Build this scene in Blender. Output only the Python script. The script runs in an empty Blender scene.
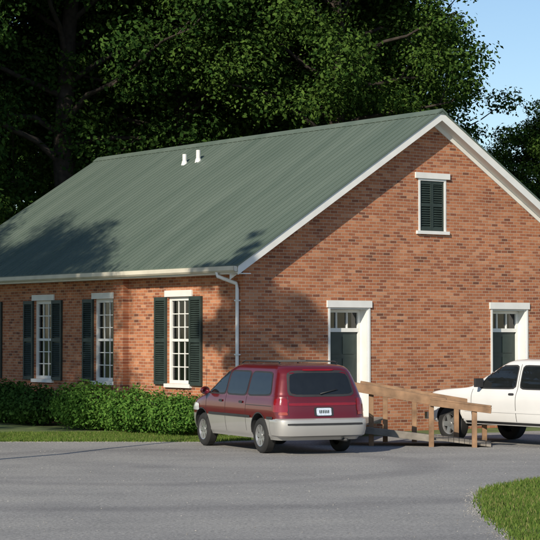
import bpy, math, random
import numpy as np
from mathutils import Vector, Matrix
random.seed(7); np.random.seed(7)
sc=bpy.context.scene
F=1987.0; HC=2.25; HY=335.0

# ------------------------------------------------------------ materials
def newmat(name):
    m=bpy.data.materials.new(name); m.use_nodes=True
    nt=m.node_tree; b=nt.nodes['Principled BSDF']
    return m,nt,b
def N(nt,t,**k):
    n=nt.nodes.new(t)
    for a,v in k.items(): setattr(n,a,v)
    return n
def ramp(nt,stops):
    r=N(nt,'ShaderNodeValToRGB'); cr=r.color_ramp
    while len(cr.elements)<len(stops): cr.elements.new(0.5)
    for e,(p,c) in zip(cr.elements,stops):
        e.position=p; e.color=(c[0],c[1],c[2],1)
    return r
def simple(name,col,rough=.6,metal=0,coat=0,var=.12,scale=6,bump=0,spec=.5):
    m,nt,b=newmat(name)
    tc=N(nt,'ShaderNodeTexCoord'); no=N(nt,'ShaderNodeTexNoise')
    no.inputs['Scale'].default_value=scale; no.inputs['Detail'].default_value=4
    nt.links.new(tc.outputs['Object'],no.inputs['Vector'])
    lo=[c*(1-var) for c in col]; hi=[min(1,c*(1+var)) for c in col]
    r=ramp(nt,[(.3,lo),(.7,hi)])
    nt.links.new(no.outputs['Fac'],r.inputs['Fac'])
    nt.links.new(r.outputs['Color'],b.inputs['Base Color'])
    b.inputs['Roughness'].default_value=rough; b.inputs['Metallic'].default_value=metal
    b.inputs['Coat Weight'].default_value=coat; b.inputs['Coat Roughness'].default_value=.06
    b.inputs['Specular IOR Level'].default_value=spec
    if bump:
        bp=N(nt,'ShaderNodeBump'); bp.inputs['Strength'].default_value=bump; bp.inputs['Distance'].default_value=.02
        nt.links.new(no.outputs['Fac'],bp.inputs['Height']); nt.links.new(bp.outputs['Normal'],b.inputs['Normal'])
    return m
def brickmat(name,axis):
    m,nt,b=newmat(name); L=nt.links.new
    tc=N(nt,'ShaderNodeTexCoord'); sp=N(nt,'ShaderNodeSeparateXYZ'); cb=N(nt,'ShaderNodeCombineXYZ')
    L(tc.outputs['Object'],sp.inputs[0]); L(sp.outputs[axis],cb.inputs[0]); L(sp.outputs[2],cb.inputs[1])
    # slight waviness of hand-laid courses
    nw=N(nt,'ShaderNodeTexNoise'); nw.inputs['Scale'].default_value=1.6; nw.inputs['Detail'].default_value=2; L(tc.outputs['Object'],nw.inputs['Vector'])
    ws=N(nt,'ShaderNodeVectorMath',operation='MULTIPLY_ADD'); L(nw.outputs['Color'],ws.inputs[0]); ws.inputs[1].default_value=(.05,.022,0); L(cb.outputs[0],ws.inputs[2])
    br=N(nt,'ShaderNodeTexBrick'); br.offset=.5
    L(ws.outputs[0],br.inputs['Vector'])
    br.inputs['Color1'].default_value=(0,0,0,1); br.inputs['Color2'].default_value=(1,1,1,1)
    br.inputs['Mortar'].default_value=(.5,.5,.5,1)
    br.inputs['Scale'].default_value=1; br.inputs['Mortar Size'].default_value=.0075
    br.inputs['Mortar Smooth'].default_value=.35
    br.inputs['Brick Width'].default_value=.205; br.inputs['Row Height'].default_value=.071
    rp=ramp(nt,[(0,(.17,.07,.045)),(.07,(.28,.098,.055)),(.4,(.38,.142,.072)),(.8,(.455,.182,.092)),(1,(.53,.25,.14))])
    L(br.outputs['Color'],rp.inputs['Fac'])
    no=N(nt,'ShaderNodeTexNoise'); no.inputs['Scale'].default_value=.8; no.inputs['Detail'].default_value=6; no.inputs['Roughness'].default_value=.75
    L(tc.outputs['Object'],no.inputs['Vector'])
    r2=ramp(nt,[(.3,(.84,.84,.85)),(.7,(1.13,1.11,1.08))]); L(no.outputs['Fac'],r2.inputs['Fac'])
    mx=N(nt,'ShaderNodeMix',data_type='RGBA',blend_type='MULTIPLY'); mx.inputs['Factor'].default_value=1
    mo=N(nt,'ShaderNodeMix',data_type='RGBA')
    L(br.outputs['Fac'],mo.inputs['Factor']); L(rp.outputs['Color'],mo.inputs['A']); mo.inputs['B'].default_value=(.45,.34,.25,1)
    L(mo.outputs['Result'],mx.inputs['A']); L(r2.outputs['Color'],mx.inputs['B'])
    L(mx.outputs['Result'],b.inputs['Base Color'])
    b.inputs['Roughness'].default_value=.9; b.inputs['Specular IOR Level'].default_value=.2
    inv=N(nt,'ShaderNodeMath',operation='SUBTRACT'); inv.inputs[0].default_value=1; L(br.outputs['Fac'],inv.inputs[1])
    bp=N(nt,'ShaderNodeBump'); bp.inputs['Strength'].default_value=.5; bp.inputs['Distance'].default_value=.006
    L(inv.outputs[0],bp.inputs['Height']); L(bp.outputs['Normal'],b.inputs['Normal'])
    return m
def leafmat(name,dark,light,trans=.3):
    m,nt,b=newmat(name); L=nt.links.new
    g=N(nt,'ShaderNodeNewGeometry')
    r=ramp(nt,[(.0,dark),(1,light)])
    L(g.outputs['Random Per Island'],r.inputs['Fac'])
    d=N(nt,'ShaderNodeBsdfDiffuse'); L(r.outputs['Color'],d.inputs['Color'])
    nt.nodes.remove(b)
    if trans>0:
        t=N(nt,'ShaderNodeBsdfTranslucent'); L(r.outputs['Color'],t.inputs['Color'])
        ms=N(nt,'ShaderNodeMixShader'); ms.inputs[0].default_value=trans
        L(d.outputs[0],ms.inputs[1]); L(t.outputs[0],ms.inputs[2])
        L(ms.outputs[0],nt.nodes['Material Output'].inputs['Surface'])
    else: L(d.outputs[0],nt.nodes['Material Output'].inputs['Surface'])
    return m
M={}
M['brick_x']=brickmat('brick_gable',0); M['brick_y']=brickmat('brick_side',1)
M['white']=simple('white_trim_paint',(.76,.76,.73),.55,var=.06,scale=3)
M['cream']=simple('cream_gutter',(.64,.60,.50),.45,var=.12,scale=2)
M['shutter']=simple('dark_green_shutter',(.028,.042,.036),.5,var=.2)
M['door']=simple('door_green',(.03,.045,.04),.4)
M['curtain']=simple('curtain',(.50,.52,.52),.9,var=.35,scale=5)
M['dark']=simple('dark_interior',(.012,.012,.014),.8)
M['conc']=simple('concrete',(.36,.34,.31),.9,bump=.3,scale=12)
M['pvc']=simple('vent_pipe_white',(.75,.75,.73),.4)
M['bark']=simple('bark',(.038,.03,.024),.95,var=.45,scale=5,bump=.8)
M['leafA']=leafmat('foliage_a',(.012,.034,.009),(.054,.105,.022),0)
M['leafB']=leafmat('foliage_b',(.016,.042,.010),(.076,.132,.026),0)
M['shrub']=leafmat('shrub_leaves',(.04,.115,.02),(.15,.28,.055),.25)
M['hyd']=leafmat('hydrangea_leaves',(.025,.062,.014),(.075,.15,.035),.2)
M['grassb']=leafmat('grass_blades',(.06,.12,.022),(.19,.27,.06),.3)
M['straw']=leafmat('dry_grass',(.14,.15,.05),(.32,.29,.13),.2)
M['wood']=simple('weathered_wood',(.25,.15,.085),.8,var=.4,scale=4,bump=.3)
M['woodg']=simple('grey_deck_wood',(.20,.18,.155),.85,var=.3,scale=5,bump=.3)
def glassmat():
    m,nt,b=newmat('window_glass'); L=nt.links.new
    tr=N(nt,'ShaderNodeBsdfTransparent'); gl=N(nt,'ShaderNodeBsdfGlossy'); gl.inputs['Roughness'].default_value=.03
    no=N(nt,'ShaderNodeTexNoise'); no.inputs['Scale'].default_value=2.5
    bp=N(nt,'ShaderNodeBump'); bp.inputs['Strength'].default_value=.12; bp.inputs['Distance'].default_value=.02
    L(no.outputs['Fac'],bp.inputs['Height']); L(bp.outputs['Normal'],gl.inputs['Normal'])
    fr=N(nt,'ShaderNodeFresnel'); fr.inputs['IOR'].default_value=1.9
    tr.inputs['Color'].default_value=(.7,.75,.76,1)
    ms=N(nt,'ShaderNodeMixShader'); L(fr.outputs[0],ms.inputs[0]); L(tr.outputs[0],ms.inputs[1]); L(gl.outputs[0],ms.inputs[2])
    L(ms.outputs[0],nt.nodes['Material Output'].inputs['Surface'])
    return m
M['glass']=glassmat()
def roofmat():
    m,nt,b=newmat('green_metal_roof'); L=nt.links.new
    tc=N(nt,'ShaderNodeTexCoord'); mp=N(nt,'ShaderNodeMapping'); mp.inputs['Scale'].default_value=(.25,1.6,.25)
    L(tc.outputs['Object'],mp.inputs[0]); no=N(nt,'ShaderNodeTexNoise'); no.inputs['Scale'].default_value=1.2; no.inputs['Detail'].default_value=5
    L(mp.outputs[0],no.inputs['Vector'])
    r=ramp(nt,[(.3,(.095,.13,.106)),(.7,(.135,.172,.142))]); L(no.outputs['Fac'],r.inputs['Fac'])
    L(r.outputs['Color'],b.inputs['Base Color']); b.inputs['Roughness'].default_value=.5; b.inputs['Specular IOR Level'].default_value=.35
    return m
M['roof']=roofmat()
def asphaltmat():
    m,nt,b=newmat('asphalt'); L=nt.links.new
    tc=N(nt,'ShaderNodeTexCoord')
    def noise(s,d,sc=(1,1,1),ro=.5):
        mp=N(nt,'ShaderNodeMapping'); mp.inputs['Scale'].default_value=sc; L(tc.outputs['Object'],mp.inputs[0])
        n=N(nt,'ShaderNodeTexNoise'); n.inputs['Scale'].default_value=s; n.inputs['Detail'].default_value=d; n.inputs['Roughness'].default_value=ro
        L(mp.outputs[0],n.inputs['Vector']); return n
    n1=noise(22,3,ro=.9); n2=noise(.45,5,(.7,1.0,1),.7)
    r1=ramp(nt,[(.38,(.20,.198,.193)),(.5,(.285,.28,.272)),(.62,(.38,.372,.355))]); L(n1.outputs['Fac'],r1.inputs['Fac'])
    r2=ramp(nt,[(.3,(.78,.785,.80)),(.55,(1,1,1)),(.75,(1.13,1.12,1.09))]); L(n2.outputs['Fac'],r2.inputs['Fac'])
    mx=N(nt,'ShaderNodeMix',data_type='RGBA',blend_type='MULTIPLY'); mx.inputs['Factor'].default_value=1
    L(r1.outputs['Color'],mx.inputs['A']); L(r2.outputs['Color'],mx.inputs['B'])
    wv=N(nt,'ShaderNodeTexWave',wave_type='RINGS'); wv.rings_direction='Z'
    mp=N(nt,'ShaderNodeMapping'); mp.inputs['Location'].default_value=(2,-34,0); L(tc.outputs['Object'],mp.inputs[0]); L(mp.outputs[0],wv.inputs['Vector'])
    wv.inputs['Scale'].default_value=.07; wv.inputs['Distortion'].default_value=4; wv.inputs['Detail'].default_value=3; wv.inputs['Detail Scale'].default_value=.3
    r3=ramp(nt,[(0,(.84,.84,.85)),(.12,(1,1,1)),(1,(1.03,1.03,1.02))]); L(wv.outputs['Fac'],r3.inputs['Fac'])
    m2=N(nt,'ShaderNodeMix',data_type='RGBA',blend_type='MULTIPLY'); m2.inputs['Factor'].default_value=1
    L(mx.outputs['Result'],m2.inputs['A']); L(r3.outputs['Color'],m2.inputs['B'])
    L(m2.outputs['Result'],b.inputs['Base Color']); b.inputs['Roughness'].default_value=.9; b.inputs['Specular IOR Level'].default_value=.25
    bp=N(nt,'ShaderNodeBump'); bp.inputs['Strength'].default_value=.3; bp.inputs['Distance'].default_value=.008
    L(n1.outputs['Fac'],bp.inputs['Height']); L(bp.outputs['Normal'],b.inputs['Normal'])
    return m
M['asphalt']=asphaltmat()
M['ground']=simple('ground_grass',(.10,.14,.038),.95,var=.35,scale=1.5,bump=.5)
M['pebble']=leafmat('gravel_stone',(.16,.155,.145),(.40,.385,.355),0)

# ------------------------------------------------------------ mesh helpers
def link(o,parent=None):
    sc.collection.objects.link(o)
    if parent: o.parent=parent
    return o
def empty(name,loc=(0,0,0),rz=0):
    e=bpy.data.objects.new(name,None); e.location=loc; e.rotation_euler=(0,0,rz); sc.collection.objects.link(e); return e
class MB:
    def __init__(s): s.v=[];s.f=[];s.m=[]
    def add(s,vs,fs,mi=0):
        o=len(s.v); s.v+= [tuple(p) for p in vs]
        for f in fs: s.f.append([o+i for i in f]); s.m.append(mi)
    def box(s,x0,x1,y0,y1,z0,z1,mi=0):
        s.add([(x0,y0,z0),(x1,y0,z0),(x1,y1,z0),(x0,y1,z0),(x0,y0,z1),(x1,y0,z1),(x1,y1,z1),(x0,y1,z1)],
              [(0,3,2,1),(4,5,6,7),(0,1,5,4),(1,2,6,5),(2,3,7,6),(3,0,4,7)],mi)
    def prism(s,poly,y0,y1,mi=0):
        n=len(poly)
        s.add([(x,y0,z) for x,z in poly]+[(x,y1,z) for x,z in poly],
              [tuple(range(n)),tuple(range(2*n-1,n-1,-1))]+[(i,i+n,(i+1)%n+n,(i+1)%n) for i in range(n)],mi)
    def beam(s,a,b,w,h,mi=0):
        a=Vector(a);b=Vector(b);d=(b-a).normalized(); up=Vector((0,0,1))
        if abs(d.z)>.95: up=Vector((0,1,0))
        r=d.cross(up).normalized()*w/2; u=r.cross(d).normalized()*h/2
        vs=[a-r-u,a+r-u,a+r+u,a-r+u,b-r-u,b+r-u,b+r+u,b-r+u]
        s.add(vs,[(0,3,2,1),(4,5,6,7),(0,1,5,4),(1,2,6,5),(2,3,7,6),(3,0,4,7)],mi)
    def obj(s,name,mats,parent=None,smooth=False,bevel=0):
        me=bpy.data.meshes.new(name); me.from_pydata(s.v,[],s.f); me.validate()
        for m in mats: me.materials.append(m)
        me.polygons.foreach_set('material_index',s.m[:len(me.polygons)])
        if smooth: me.polygons.foreach_set('use_smooth',[True]*len(me.polygons))
        o=bpy.data.objects.new(name,me); link(o,parent)
        if bevel:
            b=o.modifiers.new('b','BEVEL'); b.width=bevel; b.segments=2; b.limit_method='ANGLE'
        return o
def tube(mb,pts,rad,ns=8,mi=0):
    pts=[Vector(p) for p in pts]
    vs=[];fs=[]
    for i,p in enumerate(pts):
        d=(pts[min(i+1,len(pts)-1)]-pts[max(i-1,0)]).normalized()
        ref=Vector((1,0,0)) if abs(d.x)<.8 else Vector((0,1,0))
        a=d.cross(ref).normalized(); b=d.cross(a)
        for k in range(ns):
            t=2*math.pi*k/ns; vs.append(p+(a*math.cos(t)+b*math.sin(t))*rad[i])
    for i in range(len(pts)-1):
        for k in range(ns):
            fs.append((i*ns+k,i*ns+(k+1)%ns,(i+1)*ns+(k+1)%ns,(i+1)*ns+k))
    fs.append(tuple(range(ns))); fs.append(tuple(range((len(pts)-1)*ns,len(pts)*ns)))
    mb.add(vs,fs,mi)
def leafmesh(name,C,Nn,size,mats,midx=None,aspect=.55):
    n=len(C); Nn=Nn/np.linalg.norm(Nn,axis=1,keepdims=True)
    r=np.random.normal(size=(n,3)); a=np.cross(Nn,r); a/=np.linalg.norm(a,axis=1,keepdims=True); b=np.cross(Nn,a)
    s=(size*(.6+.8*np.random.rand(n)))[:,None] if np.isscalar(size) else size[:,None]
    V=np.empty((n,4,3)); V[:,0]=C-a*s*.5; V[:,1]=C+b*s*.5*aspect+Nn*s*.08; V[:,2]=C+a*s*.5; V[:,3]=C-b*s*.5*aspect+Nn*s*.08
    me=bpy.data.meshes.new(name); me.vertices.add(4*n); me.loops.add(4*n); me.polygons.add(n)
    me.vertices.foreach_set('co',V.astype(np.float32).ravel())
    me.loops.foreach_set('vertex_index',np.arange(4*n,dtype=np.int32))
    me.polygons.foreach_set('loop_start',np.arange(0,4*n,4,dtype=np.int32))
    me.polygons.foreach_set('loop_total',np.full(n,4,dtype=np.int32))
    for m in mats: me.materials.append(m)
    if midx is not None: me.polygons.foreach_set('material_index',midx.astype(np.int32))
    me.update(calc_edges=True); return me

# ------------------------------------------------------------ ground
def sheet(name,poly,z,mat):
    me=bpy.data.meshes.new(name); me.from_pydata([(x,y,z) for x,y in poly],[],[tuple(range(len(poly)))]); me.materials.append(mat)
    o=bpy.data.objects.new(name,me); link(o); return o
sheet('ground',[(-1500,-300),(1500,-300),(1500,2500),(-1500,2500)],0,M['ground'])
def rough(poly,amp=.07,step=.35):
    out=[]
    for i in range(len(poly)):
        a=poly[i];b=poly[(i+1)%len(poly)]; L=math.hypot(b[0]-a[0],b[1]-a[1])
        n=max(1,int(min(L,40)/step)) if L<45 else 1
        for k in range(n):
            t=k/n; out.append((a[0]+(b[0]-a[0])*t+random.uniform(-amp,amp),a[1]+(b[1]-a[1])*t+random.uniform(-amp,amp)))
    return out
road=[(-40,-20),(60,-20),(60,47),(9.3,48.5),(4.6,45.6),(.6,43.2),(-1.2,41.9),(-6,42.0),(-20,42.6),(-40,43.5)]
sheet('asphalt_road',rough(road),.004,M['asphalt'])
lawn=[(4.19,30.8),(3.4,29.5),(3.02,28.3),(2.95,27.4),(2.8,26),(2.72,24.8),(2.74,22.9),(2.74,21.6),(3.0,19),(3.6,16),(30,10),(30,36),(9,32.6),(6,31.7)]
sheet('lawn',rough(lawn,.05,.25),.010,M['ground'])
def inpoly(x,y,P):
    c=np.zeros(len(x),bool); j=len(P)-1
    for i in range(len(P)):
        xi,yi=P[i];xj,yj=P[j]
        c^=((yi>y)!=(yj>y))&(x<(xj-xi)*(y-yi)/(yj-yi+1e-12)+xi); j=i
    return c
def grass(name,x,y,h,z0,straw=.08):
    n=len(x); ang=np.random.rand(n)*6.283; lean=np.random.normal(0,.35,(n,2))*h[:,None]
    w=.006+.006*np.random.rand(n)
    V=np.empty((n,3,3)); V[:,0]=np.c_[x-np.cos(ang)*w,y-np.sin(ang)*w,np.full(n,z0)]
    V[:,1]=np.c_[x+np.cos(ang)*w,y+np.sin(ang)*w,np.full(n,z0)]
    V[:,2]=np.c_[x+lean[:,0],y+lean[:,1],z0+h]
    me=bpy.data.meshes.new(name); me.vertices.add(3*n); me.loops.add(3*n); me.polygons.add(n)
    me.vertices.foreach_set('co',V.astype(np.float32).ravel()); me.loops.foreach_set('vertex_index',np.arange(3*n,dtype=np.int32))
    me.polygons.foreach_set('loop_start',np.arange(0,3*n,3,dtype=np.int32)); me.polygons.foreach_set('loop_total',np.full(n,3,dtype=np.int32))
    me.materials.append(M['grassb']); me.materials.append(M['straw'])
    me.polygons.foreach_set('material_index',(np.random.rand(n)<straw).astype(np.int32)); me.update(calc_edges=True)
    o=bpy.data.objects.new(name,me); link(o)
def patchy(x,y,k=.45):
    f=np.sin(x*3.1+np.sin(y*2.3)*1.7)+np.sin(y*2.7+np.sin(x*1.9)*2)+.6*np.sin(x*7.7+y*5.3)
    return np.random.rand(len(x))<np.clip(.75+k*f*.5,.25,1)
x=np.random.uniform(2.4,7,110000); y=np.random.uniform(20,33,110000)
lawn2=[(a-.06,b) for a,b in lawn]
k=inpoly(x+np.random.normal(0,.05,len(x)),y+np.random.normal(0,.12,len(x)),lawn2)&patchy(x,y); x=x[k];y=y[k]
grass('grass',x,y,.03+.055*np.random.rand(len(x)),.01,.15)
x=np.random.uniform(-8,-.4,70000); y=np.random.uniform(41.7,45.5,70000)
k=~inpoly(x,y+np.random.normal(0,.12,len(x)),road)&patchy(x,y); x=x[k];y=y[k]
grass('grass',x,y,.03+.05*np.random.rand(len(x)),0,.1)
# loose gravel on the drive: small stones, denser near the lawn edges
n=1500
x=np.random.uniform(-6.2,6.5,n); y=20+23*np.random.rand(n)**1.0
x2=[];y2=[]
for i in range(len(lawn)-7):
    a=lawn[i+0];b=lawn[i+1]
    for _ in range(280):
        t=random.random(); x2.append(a[0]+(b[0]-a[0])*t-abs(random.gauss(0,.13))); y2.append(a[1]+(b[1]-a[1])*t+random.gauss(0,.12))
for _ in range(1800): x2.append(random.uniform(-6.5,-.8)); y2.append(41.9-abs(random.gauss(0,.18)))
x=np.r_[x,x2]; y=np.r_[y,y2]; n=len(x)
s=.005+.009*np.random.rand(n)**3
V=np.empty((n,5,3)); an=np.random.rand(n)*6.28
for q in range(4):
    rr=s*(.8+.5*np.random.rand(n)); V[:,q]=np.c_[x+rr*np.cos(an+q*1.57),y+rr*np.sin(an+q*1.57),np.full(n,.005)]
V[:,4]=np.c_[x,y,.006+s*.8]
me=bpy.data.meshes.new('gravel'); me.from_pydata(V.reshape(-1,3).tolist(),[],[[5*i+q,5*i+(q+1)%4,5*i+4] for i in range(n) for q in range(4)]); me.materials.append(M['pebble'])
link(bpy.data.objects.new('gravel',me))

# ------------------------------------------------------------ house
A=math.atan2(.5806,.8142)
house=empty('brick_house',(-.598,44,0),A)
W=11.0; LN=15.3; RZ=7.57; SL=.641; XM=5.5; XE=-.36; ZE=RZ-(XM-XE)*SL
def rt(x): return RZ-abs(x-XM)*SL
HT=3.72
def wallgrid(mb,length,h,ops,fn,mi,depth,inward):
    us=sorted({0,length,*[o[0] for o in ops],*[o[1] for o in ops]}); zs=sorted({0,h,*[o[2] for o in ops],*[o[3] for o in ops]})
    for a,b in zip(us,us[1:]):
        for c,d in zip(zs,zs[1:]):
            if any(o[0]<=a and b<=o[1] and o[2]<=c and d<=o[3] for o in ops): continue
            mb.add([fn(a,0,c),fn(b,0,c),fn(b,0,d),fn(a,0,d)],[(0,1,2,3)],mi)
    for a,b,c,d in ops:
        D=depth
        for q in ([(a,c),(b,c)],[(b,c),(b,d)],[(b,d),(a,d)],[(a,d),(a,c)]):
            (u0,z0),(u1,z1)=q
            mb.add([fn(u0,0,z0),fn(u1,0,z1),fn(u1,D,z1),fn(u0,D,z0)],[(0,1,2,3)],mi)
gf=lambda u,d,z:(u,d,z)
sf=lambda u,d,z:(d,u,z)
WIN=[2.61,5.98,9.05,12.3]; WW=.48; WZ0,WZ1=1.12,3.14
DOORS=[2.97,7.92]; DW=.56; DZ1=2.88; FZ=.36
mb=MB()
wallgrid(mb,W,HT,[(c-DW,c+DW,FZ,DZ1) for c in DOORS],gf,0,.38,1)
a,b,z0,z1=XM-.46,XM+.40,4.72,5.96; ins=.13
top=lambda x:rt(x)-ins
mb.add([(0,0,HT),(a,0,HT),(a,0,top(a)),(0,0,top(0))],[(0,1,2,3)],0)
mb.add([(b,0,HT),(W,0,HT),(W,0,top(W)),(b,0,top(b))],[(0,1,2,3)],0)
mb.add([(a,0,HT),(b,0,HT),(b,0,z0),(a,0,z0)],[(0,1,2,3)],0)
mb.add([(a,0,z1),(b,0,z1),(b,0,top(b)),(XM,0,top(XM)),(a,0,top(a))],[(0,1,2,3,4)],0)
for (u0,w0),(u1,w1) in (((a,z0),(b,z0)),((b,z0),(b,z1)),((b,z1),(a,z1)),((a,z1),(a,z0))):
    mb.add([(u0,0,w0),(u1,0,w1),(u1,.12,w1),(u0,.12,w0)],[(0,1,2,3)],0)
mb.add([(0,LN,0),(W,LN,0),(W,LN,top(W)),(XM,LN,top(XM)),(0,LN,top(0))],[(0,1,2,3,4)],0)
mb.obj('gable_walls',[M['brick_x']],house)
mb=MB()
wallgrid(mb,LN,HT+.18,[(c-WW,c+WW,WZ0,WZ1) for c in WIN],sf,0,.14,1)
wallgrid(mb,LN,HT+.18,[],lambda u,d,z:(W,u,z),0,0,1)
mb.box(-.15,.0,4.85,5.30,0,ZE-.225,0)
mb.obj('side_walls',[M['brick_y']],house)
mb=MB(); mb.box(.5,W-.5,.6,LN-.5,0,3.6); mb.obj('interior_core',[M['dark']],house)
for i,c in enumerate(WIN):
    w=MB()
    w.box(-.035,.03,c-WW-.10,c+WW+.10,WZ1+.002,WZ1+.15,0)
    w.box(-.07,.10,c-WW-.07,c+WW+.07,WZ0-.09,WZ0-.002,0)
    x0,x1=.05,.12
    for (ya,yb) in ((c-WW,c-WW+.09),(c+WW-.09,c+WW)): w.box(x0,x1,ya,yb,WZ0,WZ1,0)
    w.box(x0,x1,c-WW+.09,c+WW-.09,WZ1-.09,WZ1,0); w.box(x0,x1,c-WW+.09,c+WW-.09,WZ0,WZ0+.08,0)
    mid=(WZ0+WZ1)/2; w.box(x0+.01,x1,c-WW+.09,c+WW-.09,mid-.03,mid+.03,0)
    y0_,y1_=c-WW+.09,c+WW-.09
    for k in (1,2):
        yy=y0_+(y1_-y0_)*k/3; w.box(x0+.022,x1-.01,yy-.011,yy+.011,WZ0+.08,WZ1-.09,0)
    for k in (1,2,4,5):
        zz=WZ0+.08+(WZ1-WZ0-.17)*k/6; w.box(x0+.026,x1-.012,y0_,y1_,zz-.011,zz+.011,0)
    w.box(x1-.025,x1-.02,y0_,y1_,WZ0+.08,WZ1-.09,1)
    for sgn,(ca,cb) in ((1,(y0_,c-.04)),(1,(c+.04,y1_))):
        n=24
        for k in range(n):
            ya=ca+(cb-ca)*k/n; yb=ca+(cb-ca)*(k+1)/n
            xa=.16+.015*math.sin(k*1.3); xb=.16+.015*math.sin((k+1)*1.3)
            w.add([(xa,ya,WZ0),(xb,yb,WZ0),(xb,yb,WZ1),(xa,ya,WZ1)],[(0,1,2,3)],2)
    w.obj('side_window_%d'%(i+1),[M['white'],M['glass'],M['curtain']],house)
    s=MB()
    for ya,yb in ((c-WW-.52,c-WW-.02),(c+WW+.02,c+WW+.52)):
        a0,a1=-.06,-.012
        s.box(a0,a1,ya,ya+.055,WZ0-.03,WZ1,0); s.box(a0,a1,yb-.055,yb,WZ0-.03,WZ1,0)
        for zz in (WZ0-.03,(WZ0+WZ1)/2-.05,WZ1-.09): s.box(a0+.002,a1,ya+.055,yb-.055,zz,zz+.09,0)
        z=WZ0+.08
        while z<WZ1-.1:
            if not(abs(z+.02-(WZ0+WZ1)/2)<.08):
                s.add([(a0+.005,ya+.055,z),(a0+.005,yb-.055,z),(a1-.004,yb-.055,z+.045),(a1-.004,ya+.055,z+.045)],[(0,1,2,3)],0)
            z+=.05
        s.box(a1-.003,-.002,ya,yb,WZ0-.03,WZ1,0)
    s.obj('shutters_%d'%(i+1),[M['shutter']],house)
for i,c in enumerate(DOORS):
    d=MB()
    d.box(c-DW-.09,c+DW+.09,-.04,.03,DZ1+.002,DZ1+.16,0)
    for (u0,u1) in ((c-DW+.002,c-DW+.03),(c+DW-.03,c+DW-.002)): d.box(u0,u1,.012,.33,FZ,DZ1-.002,0)
    d.box(c-DW+.03,c+DW-.03,.012,.33,DZ1-.035,DZ1-.004,0)
    d.box(c-DW-.05,c-DW+.002,-.02,.04,FZ,DZ1,0); d.box(c+DW-.002,c+DW+.05,-.02,.04,FZ,DZ1,0)
    u0,u1=c-DW+.03,c+DW-.03
    d.box(u0,u0+.07,.26,.34,FZ,DZ1-.04,0); d.box(u1-.07,u1,.26,.34,FZ,DZ1-.04,0)
    d.box(u0+.07,u1-.07,.26,.34,DZ1-.11,DZ1-.04,0)
    zt=2.36; d.box(u0+.07,u1-.07,.255,.34,zt-.04,zt+.05,0)
    for k in (1,2): 
        uu=u0+.07+(u1-u0-.14)*k/3; d.box(uu-.014,uu+.014,.27,.33,zt+.05,DZ1-.11,0)
    d.box(u0+.07,u1-.07,.31,.315,zt+.05,DZ1-.11,1)
    d.box(u0+.07,u1-.07,.40,.405,zt+.05,DZ1-.11,3)
    d.box(u0+.07,u1-.07,.30,.335,FZ+.02,zt-.04,2)
    pw=(u1-u0-.14)
    for (pa,pb) in ((.10,.46),(.54,.90)):
        for (za,zb) in ((.12,.72),(.86,1.35),(1.45,1.85)):
            d.box(u0+.07+pw*pa,u0+.07+pw*pb,.285,.30,FZ+za,FZ+zb,2)
    d.box(c-DW-.1,c+DW+.1,-.35,.30,FZ-.14,FZ-.001,4)
    d.obj('door_%d'%(i+1),[M['white'],M['glass'],M['door'],M['dark'],M['conc']],house)
w=MB(); a,b,z0,z1=XM-.46,XM+.40,4.72,5.96
w.box(a-.10,b+.10,-.045,.02,z1+.002,z1+.14,0); w.box(a-.07,b+.07,-.06,.04,z0-.08,z0-.002,0)
w.box(a+.002,a+.06,-.012,.07,z0,z1,0); w.box(b-.06,b-.002,-.012,.07,z0,z1,0); w.box(a+.06,b-.06,-.012,.07,z1-.05,z1-.001,0)
m_=(a+b)/2
for ua,ub in ((a+.062,m_-.004),(m_+.004,b-.062)):
    w.box(ua,ua+.04,.01,.05,z0,z1-.05,1); w.box(ub-.04,ub,.01,.05,z0,z1-.05,1)
    for zz in (z0,(z0+z1)/2-.04,z1-.13): w.box(ua+.04,ub-.04,.012,.05,zz,zz+.08,1)
    z=z0+.08
    while z<z1-.13:
        w.add([(ua+.04,.015,z),(ub-.04,.015,z),(ub-.04,.05,z+.05),(ua+.04,.05,z+.05)],[(0,1,2,3)],1); z+=.055
    w.box(ua,ub,.052,.06,z0,z1-.05,1)
w.obj('attic_window',[M['white'],M['shutter']],house)
r=MB(); Y0,Y1=-.34,LN+.34; XR=2*XM-XE
def chev(t,b,e=0):
    return [(XE-e,ZE-e*SL-t),(XM,RZ-t),(XR+e,ZE-e*SL-t),(XR+e,ZE-e*SL-b),(XM,RZ-b),(XE-e,ZE-e*SL-b)]
def chevsplit(mb,t,b,y0,y1,mi,e=0):
    p=chev(t,b,e); mb.prism([p[0],p[1],p[4],p[5]],y0,y1,mi); mb.prism([p[1],p[2],p[3],p[4]],y0,y1,mi)
chevsplit(r,0,.04,Y0-.02,Y1+.02,0,.03)
yy=Y0+.02
while yy<Y1:
    for s_ in (0,1):
        e=.03; xa=XE-e if s_==0 else XR+e
        r.prism([(xa,ZE-e*SL-.001),(XM,RZ-.001),(XM,RZ+.018),(xa,ZE-e*SL+.018)],yy-.014,yy+.014,0)
    yy+=.23
r.prism([(XM-.17,RZ-.17*SL+.03),(XM,RZ+.045),(XM+.17,RZ-.17*SL+.03),(XM+.17,RZ-.17*SL+.02),(XM-.17,RZ-.17*SL+.02)],Y0-.02,Y1+.02,0)
r.obj('roof_metal',[M['roof']],house)
t=MB()
for (ya,yb) in ((Y0-.0,Y0+.03),(Y1-.03,Y1)): chevsplit(t,.042,.24,ya,yb,0)
chevsplit(t,.20,.22,Y0+.03,-.001,0); chevsplit(t,.221,.34,-.03,-.001,0)
chevsplit(t,.043,.07,.0,LN,0)
t.box(XE+.02,-.001,Y0+.03,Y1-.03,ZE-.22,ZE-.20,0)
t.box(XE,XE+.02,Y0+.03,Y1-.03,ZE-.22,ZE-.045,0)
t.box(W+.001,XR,Y0+.03,Y1-.03,ZE-.22,ZE-.20,0)
t.obj('rake_and_eave_trim',[M['white']],house)
g=MB()
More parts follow.
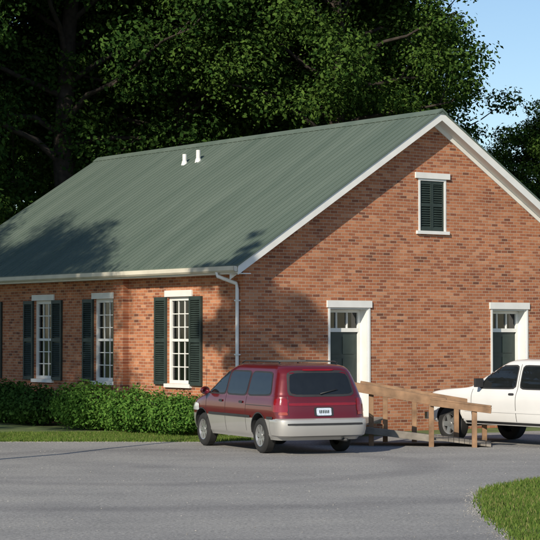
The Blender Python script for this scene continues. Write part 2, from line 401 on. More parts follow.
prof=[(0,0),(0,-.11),(-.03,-.13),(-.08,-.13),(-.115,-.09),(-.12,0),(-.105,0),(-.10,-.08),(-.075,-.115),(-.03,-.115),(-.012,-.10),(-.012,0)]
g.prism([(XE-.002+x,ZE-.05+z) for x,z in prof],Y0+.02,Y1-.02,0)
g.add([(XE-.002+x,Y0+.02,ZE-.05+z) for x,z in prof[:6]],[(0,1,2,3,4,5)],0)
g.obj('gutter',[M['cream']],house)
d=MB(); tube(d,[(XE-.06,.42,ZE-.17),(XE-.05,.40,ZE-.26),(-.07,.16,ZE-.42),(-.06,.14,ZE-.55),(-.06,.14,.25),(-.10,.14,.12),(-.3,.14,.06)],[.042]*7,10)
for z in (.6,1.8,3.0): d.box(-.105,-.003,.085,.195,z,z+.03)
d.obj('downspout',[M['white']],house,smooth=False)
v=MB()
for (lx,ly,h) in ((4.5,9.3,.26),(4.55,8.7,.30)):
    z=rt(lx); tube(v,[(lx,ly,z-.05),(lx,ly,z+h)],[.06,.06],14)
    tube(v,[(lx,ly,z-.05),(lx,ly,z+.07)],[.10,.07],14)
v.obj('roof_vent_pipes',[M['pvc']],house)

# ------------------------------------------------------------ trees
def make_tree(seed,H,base,R,leafm,nl=26,per=420,lsize=.20,thick=1.0):
    rs=np.random.RandomState(seed); rnd=random.Random(seed)
    mb=MB(); pts=[];rad=[]; r0=(.028*H*.55+.06)*thick
    bx,by=0,0
    for i in range(12):
        f=i/11; pts.append((bx,by,f*H*.9)); rad.append(r0*(1-f)**.8+.03+(.15*r0*3 if i==0 else 0))
        bx+=rnd.uniform(-.22,.22); by+=rnd.uniform(-.22,.22)
    tube(mb,pts,rad,12)
    cl=[]
    for i in range(nl):
        f=(i+.5)/nl; z0=base*.92+(H*.86-base*.92)*f**.9
        env=math.sin(math.pi*min(1,(.22+.78*f)))**.6 if f<.98 else .3
        Lg=R*max(.25,env)*rnd.uniform(.75,1.15); az=i*2.4+rnd.uniform(-.5,.5)
        k=z0/(H*.9)*11; k0=min(10,int(k)); p0=Vector(pts[k0]).lerp(Vector(pts[k0+1]),k-k0)
        rise=rnd.uniform(.1,.5)+f*.4
        P=[]
        for q in range(6):
            s=q/5; P.append(p0+Vector((math.cos(az)*Lg*s,math.sin(az)*Lg*s,Lg*rise*s**.8+rnd.uniform(-.2,.2)*(q>0))))
        rr=max(.04*thick,rad[k0]*.32); tube(mb,P,[rr*(1-.8*q/5)+.012 for q in range(6)],6)
        for s in (.38,.58,.76,.92,1.02):
            q=min(4,int(s*5)); pp=P[q].lerp(P[q+1],min(1.2,s*5-q))
            for e in range(2):
                off=Vector((rnd.gauss(0,1),rnd.gauss(0,1),rnd.gauss(0,.8)))*(.14*R)
                cc=pp+off; cl.append((cc,rnd.uniform(.5,1.25)*R*.165))
                if e==0: tube(mb,[pp,cc],[.03,.012],4)
    for j in range(8):
        cl.append((Vector(pts[-1])+Vector((rnd.gauss(0,.12*R),rnd.gauss(0,.12*R),rnd.uniform(-.06,.1)*H)),R*.17))
    Cs=[];Ns=[]
    for cc,cr in cl:
        n=int(per*(cr/(R*.17))**1.5)
        d=rs.normal(size=(n,3)); d/=np.linalg.norm(d,axis=1,keepdims=True)
        rr=cr*rs.rand(n)**.42; p=d*rr[:,None]*np.array([1.15,1.15,.65])
        p+=rs.normal(size=(n,3))*cr*.12
        Cs.append(np.array(cc)+p); Ns.append(d*.6+rs.normal(size=(n,3))*.5+np.array([0,0,.5]))
    C=np.concatenate(Cs);Nn=np.concatenate(Ns)
    lm=leafmesh('leaf_mass_%d'%seed,C,Nn,lsize,[leafm],aspect=.62)
    tm=bpy.data.meshes.new('trunk_%d'%seed); tm.from_pydata(mb.v,[],mb.f); tm.materials.append(M['bark'])
    tm.polygons.foreach_set('use_smooth',[True]*len(tm.polygons))
    return tm,lm
V0=make_tree(1,22,7.5,6.5,M['leafA'],nl=31,per=460,lsize=.165)
V1=make_tree(2,24,10,6.5,M['leafB'],nl=31,per=460,lsize=.165)
V2=make_tree(3,20,4.5,6.0,M['leafB'],nl=32,per=440,lsize=.17)
V3=make_tree(4,26,8,7.2,M['leafA'],nl=35,per=460,lsize=.175)
V4=make_tree(5,13.4,10.6,1.4,M['leafB'],nl=12,per=50,lsize=.17,thick=.2)
def place(v,x,y,rz,s=1,name='deciduous_tree',sz=None):
    e=empty(name,(x,y,0),rz); e.scale=(s,s,sz or s)
    for n,me in (('trunk',v[0]),('foliage',v[1])):
        o=bpy.data.objects.new(n,me); link(o,e)
    return e
for a in [(V0,-13.5,64,.3,1),(V3,-7.6,70,1.9,1),(V1,-2.9,71.5,2.7,1),(V2,-.6,77,4.0,1.15),(V1,2.3,69.5,1.3,.92),
          (V2,-11.5,76,2.1,1.15),(V2,-5,82,.2,1.2),(V2,3.2,80,1.2,.85),
          (V2,11.2,79,2.2,.58),(V0,14.5,74,4.2,.50),(V2,7.6,88,.4,.52)]:
    place(*a)
place(V0,-14.5,37,1.0,.72); place(V2,-20,44,2.0,.95); place(V4,-7.0,30.7,2,1)
# distant tree mass
rs=np.random.RandomState(11)
Cs=[];Ns=[]
for i in range(420):
    cx=rs.uniform(-32,32); cy=rs.uniform(96,103); cz=rs.uniform(.5,19 if cx<4 else 8); cr=rs.uniform(1.4,2.8); n=200
    d=rs.normal(size=(n,3)); d/=np.linalg.norm(d,axis=1,keepdims=True)
    Cs.append(np.array([cx,cy,cz])+d*cr*(rs.rand(n)**.4)[:,None]); Ns.append(d*.7+rs.normal(size=(n,3))*.5+np.array([0,0,.4]))
me=leafmesh('distant_tree_line',np.concatenate(Cs),np.concatenate(Ns),.46,[M['leafA']],aspect=.7)
link(bpy.data.objects.new('distant_tree_line',me))

# ------------------------------------------------------------ shrubs
def hw(lx,ly):
    c,s=math.cos(A),math.sin(A); return (-.598+c*lx-s*ly,44+s*lx+c*ly)
def shrub(name,lx,ly,rx,ry,h,n,mat,size=.075):
    wx,wy=hw(lx,ly); rs=np.random.RandomState(int(abs(ly)*100)+5)
    e=empty(name,(wx,wy,0),A)
    C=[];Nn=[]
    lobes=[(0,0,h*.48,.92)]
    for _ in range(14):
        ux,uy=rs.uniform(-.5,.5),rs.uniform(-.6,.6); lobes.append((ux*rx,uy*ry,h*rs.uniform(.25,.66)*(1-.45*abs(uy)),rs.uniform(.30,.52)))
    for (ax,ay,az,sc_) in lobes:
        m=int(n*sc_*sc_/2.6); d=rs.normal(size=(m,3)); d/=np.linalg.norm(d,axis=1,keepdims=True)
        lump=1+.13*np.sin(d[:,0]*7+ax*9)*np.sin(d[:,1]*8+ay*5)+.12*rs.normal(size=m)
        rr=(.68+.32*rs.rand(m))*lump
        p=np.c_[ax+d[:,0]*rr*rx*sc_,ay+d[:,1]*rr*ry*sc_,az+d[:,2]*rr*h*.5*sc_]
        k=p[:,2]>.02; C.append(p[k]); Nn.append((d*.7+rs.normal(size=(m,3))*.6+np.array([0,0,.3]))[k])
    me=leafmesh('leaves',np.concatenate(C),np.concatenate(Nn),size,[mat],None,.6)
    link(bpy.data.objects.new('leaves',me),e)
    st=MB()
    for k in range(9):
        a=rs.uniform(0,6.28); tube(st,[(0,0,0),(math.cos(a)*rx*.4,math.sin(a)*ry*.4,h*.45),(math.cos(a)*rx*.7,math.sin(a)*ry*.7,h*.75)],[.02,.014,.006],5)
    st.obj('stems',[M['bark']],e)
shrub('evergreen_shrub',-1.1,1.0,.72,1.0,1.02,13000,M['shrub'])
shrub('evergreen_shrub',-1.2,2.5,.80,1.1,1.12,14000,M['shrub'])
shrub('evergreen_shrub',-1.15,4.9,.85,1.12,1.22,15000,M['shrub'])
for i,(ly,h) in enumerate(((7.7,1.02),(9.2,1.14),(10.9,1.04),(12.6,1.15),(14.2,1.1))):
    shrub('hydrangea_bush',-.95,ly,.75,1.0,h,10000,M['hyd'],.10)

# ------------------------------------------------------------ vehicles
def carpaint(name,col,metal=0.25,rough=.32):
    m=simple(name,col,rough,metal,1.0,var=.05,scale=1.5); return m
M['red']=carpaint('red_car_paint',(.135,.007,.011)); M['silver']=carpaint('silver_paint',(.44,.43,.41),.35,.4)
M['wpaint']=carpaint('white_car_paint',(.72,.72,.71),0,.35)
M['carglass']=simple('tinted_car_glass',(.012,.014,.015),.05,0,0,spec=.8)
M['rubber']=simple('black_rubber',(.018,.018,.018),.8); M['plastic']=simple('dark_plastic',(.03,.03,.032),.55)
M['rim']=simple('alloy_rim',(.50,.50,.50),.32,.8); M['chrome']=simple('chrome',(.65,.65,.65),.15,1)
M['tail']=simple('tail_lamp_red',(.22,.006,.008),.12,coat=1); M['amber']=simple('amber_lens',(.30,.05,.02),.15,coat=1)
M['plate']=simple('licence_plate',(.55,.62,.72),.5,var=.25,scale=40); M['lens']=simple('headlamp_lens',(.6,.62,.63),.08,coat=1)
class Body:
    def __init__(s,levels,n=3.6):
        s.L=levels; s.n=n
    def g(s,z):
        L=np.array([l[:6] for l in s.L]); return [float(np.interp(z,L[:,0],L[:,i])) for i in range(1,6)]
    def ring(s,l,k=12,ms=26):
        z,xr,xf,w,Rr,Rf=l[:6]; n=s.n; P=[]
        for i in range(k+1):
            t=math.pi/2*i/k; P.append((xr+Rr*(1-math.cos(t)**(2/n)),w*math.sin(t)**(2/n)))
        for i in range(1,ms): P.append((xr+Rr+(xf-Rf-xr-Rr)*i/ms,w))
        for i in range(k,-1,-1):
            t=math.pi/2*i/k; P.append((xf-Rf*(1-math.cos(t)**(2/n)),w*math.sin(t)**(2/n)))
        full=P+[(x,-y) for x,y in P[-2:0:-1]]
        return [(x,y,z) for x,y in full]
    def side(s,x,z,off=0,sg=1):
        xr,xf,w,Rr,Rf=s.g(z); n=s.n; y=w
        if x<xr+Rr: y=w*max(0,1-min(1,((xr+Rr-x)/Rr))**n)**(1/n)
        if x>xf-Rf: y=w*max(0,1-min(1,((x-xf+Rf)/Rf))**n)**(1/n)
        return (x,sg*(y+off),z)
    def rear(s,y,z,off=0):
        xr,xf,w,Rr,Rf=s.g(z); q=min(.999,abs(y)/w); return (xr+Rr*(1-(1-q**s.n)**(1/s.n))-off,y,z)
    def front(s,y,z,off=0):
        xr,xf,w,Rr,Rf=s.g(z); q=min(.999,abs(y)/w); return (xf-Rf*(1-(1-q**s.n)**(1/s.n))+off,y,z)
def densify(levels,k=4):
    out=[]; L=[list(l) for l in levels]
    for i in range(len(L)-1):
        p0=L[max(i-1,0)];p1=L[i];p2=L[i+1];p3=L[min(i+2,len(L)-1)]
        for j in range(k):
            t=j/k; r=[]
            for c in range(6):
                a,b,c_,d=p0[c],p1[c],p2[c],p3[c]
                if c==0: r.append(b+(c_-b)*t)
                else:
                    m1=(c_-a)/2; m2=(d-b)/2
                    lim=3*abs(c_-b); m1=max(-lim,min(lim,m1)); m2=max(-lim,min(lim,m2))
                    if (c_-b)*m1<0: m1=0
                    if (c_-b)*m2<0: m2=0
                    r.append((2*t**3-3*t*t+1)*b+(t**3-2*t*t+t)*m1+(-2*t**3+3*t*t)*c_+(t**3-t*t)*m2)
            out.append(r+[p1[6]])
    out.append(L[-1]); return out
import bmesh
def loft(body,levels,name,mats,parent,arches=(),rarch=.4,yin=.5):
    mb=MB(); rings=[body.ring(l) for l in levels]; n=len(rings[0]); vs=[p for r in rings for p in r]
    mb.v=vs
    for i in range(len(rings)-1):
        for k in range(n):
            mb.f.append([i*n+k,i*n+(k+1)%n,(i+1)*n+(k+1)%n,(i+1)*n+k][::-1]); mb.m.append(levels[i][6])
    mb.f.append(list(range(n))); mb.m.append(2); mb.f.append([ (len(rings)-1)*n+k for k in range(n)][::-1]); mb.m.append(levels[-1][6])
    ob=mb.obj(name,mats,parent)
    bm=bmesh.new(); bm.from_mesh(ob.data); bmesh.ops.remove_doubles(bm,verts=bm.verts,dist=.0005); bmesh.ops.recalc_face_normals(bm,faces=bm.faces); bm.to_mesh(ob.data); bm.free()
    if arches:
        cut=MB()
        for ax in arches:
            for sg in (1,-1):
                ns=40; a0,a1=sorted((sg*yin,sg*1.3))
                V=[(ax+rarch*math.cos(2*math.pi*k/ns),a0,.40+rarch*math.sin(2*math.pi*k/ns)-.02) for k in range(ns)]
                V+=[(x,a1,z) for x,_,z in V]
                cut.add(V,[tuple(range(ns)),tuple(range(2*ns-1,ns-1,-1))]+[(k,k+ns,(k+1)%ns+ns,(k+1)%ns) for k in range(ns)],2)
        co=cut.obj('cutter',mats,parent)
        bm=bmesh.new(); bm.from_mesh(co.data); bmesh.ops.recalc_face_normals(bm,faces=bm.faces); bm.to_mesh(co.data); bm.free()
        md=ob.modifiers.new('b','BOOLEAN'); md.operation='DIFFERENCE'; md.object=co; md.solver='EXACT'
        bpy.context.view_layer.update(); dg=bpy.context.evaluated_depsgraph_get()
        nm=bpy.data.meshes.new_from_object(ob.evaluated_get(dg)); ob.modifiers.clear(); ob.data=nm
        bpy.data.objects.remove(co,do_unlink=True)
    me=ob.data
    me.polygons.foreach_set('use_smooth',[True]*len(me.polygons))
    me.set_sharp_from_angle(angle=math.radians(38))
    return ob
def patch(mb,corners,fn,mi,n=9,K=5,ns=40,thick=0):
    (a0,b0),(a1,b1),(a2,b2),(a3,b3)=corners; vs=[];fs=[]
    for r in range(K+1):
        f=r/K
        for k in range(ns):
            t=2*math.pi*k/ns+.05; c,s_=math.cos(t),math.sin(t)
            q=(abs(c)**n+abs(s_)**n)**(-1/n) ; u=c*q*f; v=s_*q*f
            U=(u+1)/2;V_=(v+1)/2
            a=(a0*(1-U)+a1*U)*(1-V_)+(a3*(1-U)+a2*U)*V_; b=(b0*(1-U)+b1*U)*(1-V_)+(b3*(1-U)+b2*U)*V_
            vs.append(fn(a,b))
    for r in range(K):
        for k in range(ns): fs.append((r*ns+k,r*ns+(k+1)%ns,(r+1)*ns+(k+1)%ns,(r+1)*ns+k))
    mb.add(vs,fs,mi)
def grow(c,d):
    cx=sum(p[0] for p in c)/4; cy=sum(p[1] for p in c)/4
    return [(x+(d if x>cx else -d),y+(d if y>cy else -d)) for x,y in c]
def wheel(parent,x,y,r,w,name,sg,spokes=6,rr=.62):
    mb=MB(); ns=48; R=r*rr
    prof=[(R*.98,-w/2+.02,1),(R+.02,-w/2,0),(r-.05,-w/2-.004,0),(r-.02,-w/2+.012,0),(r,-w/2+.04,0),(r,w/2-.04,0),(r-.02,w/2-.012,0),(r-.05,w/2+.004,0),(R+.02,w/2,0),(R,w/2-.005,1),(R-.012,w/2-.01,1),(R-.025,w/2-.05,1),(R-.04,w/2-.10,2),(.03,w/2-.11,2)]
    vs=[]
    for (pr,py,pm) in prof:
        for k in range(ns):
            t=2*math.pi*k/ns; vs.append((pr*math.cos(t),py*sg,pr*math.sin(t)))
    for i in range(len(prof)-1):
        mi=prof[i+1][2] if i>8 else 0
        for k in range(ns):
            mb.f.append([i*ns+k,i*ns+(k+1)%ns,(i+1)*ns+(k+1)%ns,(i+1)*ns+k]); mb.m.append(mi)
    mb.v=vs
    for k in range(spokes):
        t=2*math.pi*k/spokes; c,s_=math.cos(t),math.sin(t)
        def pt(rad,lat,d): return (rad*c-lat*s_,sg*(w/2-d),rad*s_+lat*c)
        a=R*.09*9/spokes; b=R*.15*9/spokes
        mb.add([pt(.03,-b,.03),pt(.03,b,.03),pt(R-.01,a*1.3,.02),pt(R-.01,-a*1.3,.02),pt(.03,-b,.07),pt(.03,b,.07),pt(R-.01,a*1.3,.06),pt(R-.01,-a*1.3,.06)],
               [(0,1,2,3),(0,4,5,1),(1,5,6,2),(2,6,7,3),(3,7,4,0)],1)
    n=16
    mb.add([(.055*math.cos(2*math.pi*k/n),sg*(w/2-.02),.055*math.sin(2*math.pi*k/n)) for k in range(n)]+[(.06*math.cos(2*math.pi*k/n),sg*(w/2-.07),.06*math.sin(2*math.pi*k/n)) for k in range(n)],
           [tuple(range(n))]+[(k,(k+1)%n,(k+1)%n+n,k+n) for k in range(n)],1)
    ob=mb.obj(name,[M['rubber'],M['rim'],M['plastic']],parent); ob.location=(x,y,r)
    me=ob.data; me.polygons.foreach_set('use_smooth',[True]*len(me.polygons)); me.set_sharp_from_angle(angle=math.radians(35))

# --- minivan
hv=math.radians(114.2)
van=empty('red_minivan',(1.03,37.35,.006),hv)
lv=[(.27,.14,4.60,.84,.30,.9,1),(.36,.05,4.68,.885,.32,.9,1),(.50,.02,4.72,.915,.33,.9,1),(.64,.02,4.73,.928,.34,.9,1),(.66,.02,4.73,.930,.34,.9,0),
    (.80,.05,4.68,.934,.34,.85,0),(.93,.07,4.52,.925,.33,.8,0),(1.0,.085,4.30,.912,.32,.75,0),(1.06,.10,3.98,.898,.32,.65,0),(1.10,.115,3.84,.888,.32,.6,0),(1.25,.17,3.56,.850,.31,.55,0),
    (1.40,.23,3.29,.808,.31,.5,0),(1.53,.29,3.04,.765,.31,.5,0),(1.60,.34,2.88,.733,.33,.5,0),(1.65,.42,2.74,.69,.36,.5,0),(1.68,.54,2.55,.62,.4,.5,0),(1.695,.75,2.3,.48,.4,.5,0)]
dl=densify(lv,4); vb=Body(dl)
loft(vb,dl,'body',[M['red'],M['silver'],M['plastic']],van,(.98,3.83),.385,.52)
p=MB()
for sg in (1,-1):
    for c in ([(2.68,1.10),(3.55,1.10),(3.10,1.50),(2.68,1.53)],[(1.66,1.10),(2.58,1.10),(2.58,1.53),(1.66,1.53)],[(.50,1.13),(1.56,1.10),(1.56,1.53),(.66,1.52)]):
        patch(p,grow(c,.03),lambda a,b:vb.side(a,b,.003,sg),1); patch(p,c,lambda a,b:vb.side(a,b,.007,sg),0)
    for (x0,x1,z0,z1) in ((2.615,2.625,.36,1.55),(1.605,1.615,.40,1.55),(3.60,3.612,.55,1.06)):
        patch(p,[(x0,z0),(x1,z0),(x1,z1),(x0,z1)],lambda a,b:vb.side(a,b,.0022,sg),1,n=30,K=12,ns=64)
    patch(p,[(.40,.90),(1.6,.90),(1.6,.912),(.40,.912)],lambda a,b:vb.side(a,b,.0022,sg),1,n=30)
    patch(p,[(1.38,.66),(3.45,.66),(3.45,.71),(1.38,.71)],lambda a,b:vb.side(a,b,.012,sg),1,n=30)
    patch(p,[(.32,.66),(.6,.66),(.6,.71),(.32,.71)],lambda a,b:vb.side(a,b,.012,sg),1,n=30)
    for hx in (2.75,1.75): patch(p,[(hx,.93),(hx+.17,.93),(hx+.17,.975),(hx,.975)],lambda a,b:vb.side(a,b,.018,sg),1,n=4)
    for (s0,s1,z0,z1,mi) in ((.72,.90,.80,1.06,2),(.73,.89,.745,.80,3)):
        patch(p,[(s0,z0),(s1,z0),(s1-.01,z1),(s0+.005,z1)],lambda a,b:vb.rear(sg*a,b,.012),mi,n=8)
    patch(p,[(.09,.80),(.30,.80),(.30,1.05),(.13,1.05)],lambda a,b:vb.side(a,b,.008,sg),2,n=8)
    patch(p,[(3.95,.72),(4.42,.72),(4.35,.88),(3.95,.86)],lambda a,b:vb.side(a,b,.008,sg),6,n=6)
    # black lips round the wheel arches
    for ax in (.98,3.83):
        vs=[];ns=24
        for k in range(ns+1):
            t=math.pi*(k/ns)
            for rr_ in (.378,.402):
                xx=ax+rr_*math.cos(t); zz=.38+rr_*math.sin(t); vs.append(vb.side(xx,zz,.006,sg))
        p.add(vs,[(2*k,2*k+1,2*k+3,2*k+2) for k in range(ns)],1)
rg=[(-.66,1.13),(.66,1.13),(.59,1.53),(-.59,1.53)]
patch(p,grow(rg,.045),lambda a,b:vb.rear(a,b,.004),1,n=8); patch(p,rg,lambda a,b:vb.rear(a,b,.009),0,n=8)
patch(p,[(-.70,.92),(.70,.92),(.70,.97),(-.70,.97)],lambda a,b:vb.rear(a,b,.008),2,n=12)
patch(p,[(-.20,.72),(.20,.72),(.20,.89),(-.20,.89)],lambda a,b:vb.rear(a,b,.006),1,n=10)
patch(p,[(-.155,.735),(.155,.735),(.155,.875),(-.155,.875)],lambda a,b:vb.rear(a,b,.014),4,n=14)
for k in range(6):
    yy=-.105+k*.036; patch(p,[(yy,.775),(yy+.022,.775),(yy+.022,.835),(yy,.835)],lambda a,b:vb.rear(a,b,.0165),7,n=8,ns=16)
for yy in (-.705,.705): patch(p,[(yy-.004,.72),(yy+.004,.72),(yy+.004,1.1),(yy-.004,1.1)],lambda a,b:vb.rear(a,b,.003),1,n=30,K=8)
patch(p,[(-.32,1.57),(.32,1.57),(.32,1.60),(-.32,1.60)],lambda a,b:vb.rear(a,b,.02),2,n=5)
ws=[(-.66,1.13),(.66,1.13),(.56,1.52),(-.56,1.52)]
patch(p,grow(ws,.03),lambda a,b:vb.front(a,b,.004),1); patch(p,ws,lambda a,b:vb.front(a,b,.009),0)
p.beam(vb.rear(.05,1.14,.03),vb.rear(-.32,1.22,.03),.018,.018,1)
for sg in (1,-1):
    pts=[(.72,sg*.60,1.71),(.8,sg*.60,1.735),(2.35,sg*.60,1.74),(2.5,sg*.60,1.70)]; tube(p,pts,[.014]*4,8,1)
for xx in (.95,2.1): tube(p,[(xx,-.6,1.735),(xx,.6,1.735)],[.013]*2,8,1)
tube(p,[(3.9,.80,1.05),(3.82,.82,1.75)],[.004,.002],5,1)
p.obj('windows_lamps_trim',[M['carglass'],M['plastic'],M['tail'],M['amber'],M['plate'],M['chrome'],M['lens'],M['shutter']],van,smooth=True)
bl=[(.33,.02,.52,.85,.2,.1,0),(.36,-.05,.54,.90,.3,.1,0),(.46,-.08,.56,.925,.32,.1,0),(.60,-.08,.56,.935,.32,.1,0),(.655,-.07,.56,.935,.32,.1,0),(.68,-.03,.55,.92,.32,.1,0),(.685,.05,.5,.85,.3,.1,0)]
bb=Body(bl); loft(bb,bl,'rear_bumper',[M['silver'],M['silver'],M['plastic']],van)
q=MB()
patch(q,[(-.78,.555),(.78,.555),(.78,.595),(-.78,.595)],lambda a,b:bb.rear(a,b,.006),0,n=12)
for sg in (1,-1):
    vs=[]
    for i,(dx,w_,h_) in enumerate(((0,.075,.06),(.05,.105,.085),(.12,.085,.065),(.16,.03,.03))):
        for k in range(12):
            t=2*math.pi*k/12; vs.append((3.42+dx,sg*(1.0+w_*math.cos(t)),1.13+h_*math.sin(t)))
    fs=[(i*12+k,i*12+(k+1)%12,(i+1)*12+(k+1)%12,(i+1)*12+k) for i in range(3) for k in range(12)]+[tuple(range(12)),tuple(range(36,48))]
    q.add(vs,fs,1); q.beam((3.48,sg*.84,1.09),(3.48,sg*.95,1.10),.06,.04,1)
tube(q,[(.5,-.45,.27),(-.03,-.45,.27)],[.03,.03],10,0)
q.obj('mirrors_and_bumper_strip',[M['plastic'],M['red']],van,smooth=True)
for nm,(x_,sg) in {'wheel_rl':(.98,1),'wheel_rr':(.98,-1),'wheel_fl':(3.83,1),'wheel_fr':(3.83,-1)}.items():
    wheel(van,x_,sg*.80,.335,.21,nm,sg,7)

# --- pickup truck (crew cab), nose toward the gable wall
ht=math.radians(125.5); l_=(-math.sin(ht),math.cos(ht)); h_=(math.cos(ht),math.sin(ht))
FWX=5.0; RWX=1.2
fwx,fwy=3.86,42.0
ox=fwx-FWX*h_[0]-.84*l_[0]; oy=fwy-FWX*h_[1]-.84*l_[1]
tr=empty('white_pickup_truck',(ox,oy,.006),ht)
CR=1.76
tl=[(.40,CR,5.72,.86,.10,.5,1),(.46,CR,5.80,.91,.10,.5,0),(.62,CR,5.86,.945,.10,.5,0),(.85,CR,5.86,.96,.10,.5,0),(.98,CR,5.80,.955,.10,.5,0),(1.05,CR,5.68,.935,.10,.5,0),
    (1.10,CR,5.35,.91,.10,.5,0),(1.145,CR,4.75,.89,.10,.45,0),(1.18,CR+.01,4.52,.88,.10,.42,0),(1.30,CR+.02,4.28,.855,.12,.4,0),(1.48,CR+.06,3.93,.81,.14,.38,0),(1.62,CR+.10,3.66,.765,.16,.38,0),
    (1.69,CR+.16,3.5,.73,.2,.38,0),(1.735,CR+.26,3.32,.66,.2,.3,0),(1.755,CR+.4,3.1,.5,.09,.09,0)]
td=densify(tl,3); tb=Body(td,4.2)
loft(tb,td,'cab_and_hood',[M['wpaint'],M['wpaint'],M['plastic']],tr,(FWX,),.44,.5)
be=[(.50,.02,1.70,.88,.08,.05,0),(.56,.0,1.71,.925,.08,.05,0),(.70,-.01,1.71,.945,.08,.05,0),(.88,-.01,1.71,.952,.08,.05,0),(.895,-.01,1.71,.94,.08,.05,0),(1.05,-.0,1.71,.94,.08,.05,0),(1.19,0,1.71,.935,.08,.05,0),(1.235,.02,1.70,.915,.08,.05,0),(1.24,.05,1.67,.88,.06,.05,0),(1.20,.06,1.65,.86,.05,.05,0),(.90,.06,1.65,.86,.05,.05,0)]
bed=Body([b for b in be[:9]],4.2)
loft(bed,be,'cargo_bed',[M['wpaint'],M['wpaint'],M['plastic']],tr,(RWX,),.43,.5)
p=MB()
for sg in (1,-1):
    for c in ([(3.02,1.17),(4.12,1.16),(3.66,1.59),(3.02,1.61)],[(1.98,1.17),(2.86,1.17),(2.86,1.61),(2.08,1.60)]):
        patch(p,grow(c,.03),lambda a,b:tb.side(a,b,.003,sg),1); patch(p,c,lambda a,b:tb.side(a,b,.007,sg),0)
    for (x0,x1,z0,z1) in ((2.933,2.947,.48,1.65),(1.90,1.912,.60,1.62),(4.28,4.292,.52,1.13)):
        patch(p,[(x0,z0),(x1,z0),(x1,z1),(x0,z1)],lambda a,b:tb.side(a,b,.0022,sg),1,n=30,K=12,ns=64)
    for hx in (3.0,1.98): patch(p,[(hx,1.02),(hx+.16,1.02),(hx+.16,1.065),(hx,1.065)],lambda a,b:tb.side(a,b,.015,sg),1,n=4)
    patch(p,[(1.86,.66),(4.5,.66),(4.5,.71),(1.86,.71)],lambda a,b:tb.side(a,b,.010,sg),5,n=30,K=6)
    patch(p,[(5.46,.80),(5.74,.80),(5.68,.98),(5.50,.98)],lambda a,b:tb.side(a,b,.008,sg),3,n=6)
    for z in (.72,.98): 
        patch(p,[(.76,z),(.90,z),(.90,z+.22),(.76,z+.22)],lambda a,b:bed.rear(sg*a,b,.01),2,n=8)
    patch(p,[(1.9,.42),(4.5,.42),(4.5,.47),(1.9,.47)],lambda a,b:tb.side(a,b,.005,sg),1,n=20)
    for ax,BB in ((RWX,bed),(FWX,tb)):
        vs=[];ns=24
        for k in range(ns+1):
            t=math.pi*(k/ns)
            for rr_ in (.43,.475):
                xx=ax+rr_*math.cos(t); zz=.38+rr_*math.sin(t); zz=max(zz,.5); vs.append(BB.side(xx,zz,.014,sg))
        p.add(vs,[(2*k,2*k+1,2*k+3,2*k+2) for k in range(ns)],5)
    p.box(3.98,4.05,sg*.99-.10,sg*.99+.10,1.17,1.35,1); p.beam((4.02,sg*.84,1.18),(4.02,sg*.94,1.21),.05,.04,1)
c=[(-.58,1.22),(.58,1.22),(.54,1.60),(-.54,1.60)]
patch(p,grow(c,.03),lambda a,b:tb.rear(a,b,.004),1,n=9); patch(p,c,lambda a,b:tb.rear(a,b,.009),0,n=9)
c=[(-.68,1.2),(.68,1.2),(.6,1.6),(-.6,1.6)]; patch(p,c,lambda a,b:tb.front(a,b,.006),0)
patch(p,[(-.5,.70),(.5,.70),(.5,.98),(-.5,.98)],lambda a,b:tb.front(a,b,.006),1)
p.box(-.16,-.03,-.88,.88,.46,.62,4); p.box(5.87,5.95,-.82,.82,.45,.60,4)
p.box(.2,5.6,-.45,-.35,.38,.48,1); p.box(.2,5.6,.35,.45,.38,.48,1)
p.box(-.012,-.0,-.15,.15,.88,1.0,1); p.beam((RWX,-.75,.37),(RWX,.75,.37),.12,.12,1); p.beam((FWX,-.75,.37),(FWX,.75,.37),.1,.1,1)
p.obj('windows_lamps_trim',[M['carglass'],M['plastic'],M['tail'],M['lens'],M['chrome'],M['wpaint']],tr,smooth=False)
for nm,(x_,sg) in {'wheel_rl':(RWX,1),'wheel_rr':(RWX,-1),'wheel_fl':(FWX,1),'wheel_fr':(FWX,-1)}.items():
    wheel(tr,x_,sg*.83,.375,.25,nm,sg,5,.58)

# ------------------------------------------------------------ ramp
ramp_=empty('wooden_access_ramp')
def P(px,Y,z): return ((px-270)/F*Y,Y,z)
m=MB()
def post(px,Y,zt,w=.10): x_,y_,_=P(px,Y,0); m.box(x_-w/2,x_+w/2,y_-w/2,y_+w/2,0,zt,0)
NY=40.4
post(371,NY,1.10); post(431,40.0,.84); post(474,39.8,.74)
a=P(352,NY-.07,1.19); b=P(446,NY-.30-.04,.86); m.beam(a,b,.045,.15,0)
m.beam(P(352,NY,1.28),P(446,NY-.27,.95),.16,.04,0)
m.beam(P(430,39.93,.89),P(491,39.66,.745),.045,.12,0)
m.beam(P(430,39.98,.97),P(491,39.72,.825),.14,.035,0)
m.beam(P(352,NY-.07,.36),P(432,NY-.40,.17),.045,.14,1)
FY=41.8
post(385,FY,1.13); post(414,FY,1.02); post(456,FY-.2,.86); post(484,FY-.35,.76)
m.beam(P(360,FY,1.22),P(488,FY-.4,.78),.045,.14,0)
m.obj('posts_and_rails',[M['wood'],M['woodg']],ramp_,bevel=.006)
m=MB()
n=26
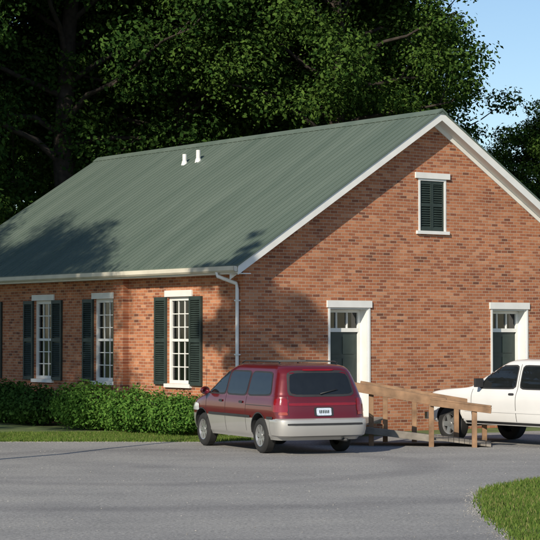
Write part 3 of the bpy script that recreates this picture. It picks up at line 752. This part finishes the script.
for k in range(n):
    t0=k/n; t1=(k+.92)/n
    def q(t,far):
        px=352+(491-352)*t; Y=(FY-.1-.35*t) if far else (NY+.0-.55*t); z=.36-.31*t
        x_,y_,_=P(px,Y,0); return x_,y_,z
    A0,A1,B1,B0=q(t0,0),q(t1,0),q(t1,1),q(t0,1)
    m.add([A0,A1,B1,B0]+[(x,y,z-.04) for x,y,z in (A0,A1,B1,B0)],[(0,1,2,3),(7,6,5,4),(0,4,5,1),(1,5,6,2),(2,6,7,3),(3,7,4,0)],0)
for k in range(30):
    t0=k/30;t1=(k+.93)/30
    def lw(t,s): 
        lx=2.97+s*.8; d0=hw(lx,-.37); d1=P(352 if s>0 else 318,NY+(.1 if s<0 else 0),0); return (d0[0]+(d1[0]-d0[0])*t,d0[1]+(d1[1]-d0[1])*t,.36)
    A0,A1,B1,B0=lw(t0,-1),lw(t1,-1),lw(t1,1),lw(t0,1)
    m.add([A0,A1,B1,B0]+[(x,y,z-.04) for x,y,z in (A0,A1,B1,B0)],[(0,1,2,3),(7,6,5,4),(0,4,5,1),(1,5,6,2),(2,6,7,3),(3,7,4,0)],0)
m.obj('deck',[M['woodg']],ramp_)

# ------------------------------------------------------------ light, sky, camera
ez=math.radians(29); sd=Vector((-.45,-.893,0)).normalized(); to=Vector((sd.x*math.cos(ez),sd.y*math.cos(ez),math.sin(ez)))
sl=bpy.data.lights.new('sun','SUN'); sl.energy=5.0; sl.angle=math.radians(.6); sl.color=(1,.90,.74)
so=bpy.data.objects.new('sun',sl); link(so); so.rotation_euler=(-to).to_track_quat('-Z','Y').to_euler(); so.location=(0,0,50)
w=bpy.data.worlds.new('World'); sc.world=w; w.use_nodes=True; nt=w.node_tree
sk=nt.nodes.new('ShaderNodeTexSky'); sk.sky_type='NISHITA'; sk.sun_disc=False; sk.sun_elevation=ez; sk.sun_rotation=math.atan2(to.x,to.y)
sk.air_density=1.0; sk.dust_density=.2; sk.ozone_density=3
nt.links.new(sk.outputs[0],nt.nodes['Background'].inputs[0]); nt.nodes['Background'].inputs[1].default_value=.12
cam=bpy.data.cameras.new('camera'); co=bpy.data.objects.new('camera',cam); link(co)
cam.sensor_width=36; cam.lens=F/540*36; cam.clip_end=5000; cam.clip_start=.5
co.location=(0,0,HC); co.rotation_euler=(math.radians(90)+math.atan(65/F),0,0)
sc.camera=co
sc.view_settings.view_transform='Standard'; sc.view_settings.look='None'; sc.view_settings.exposure=0
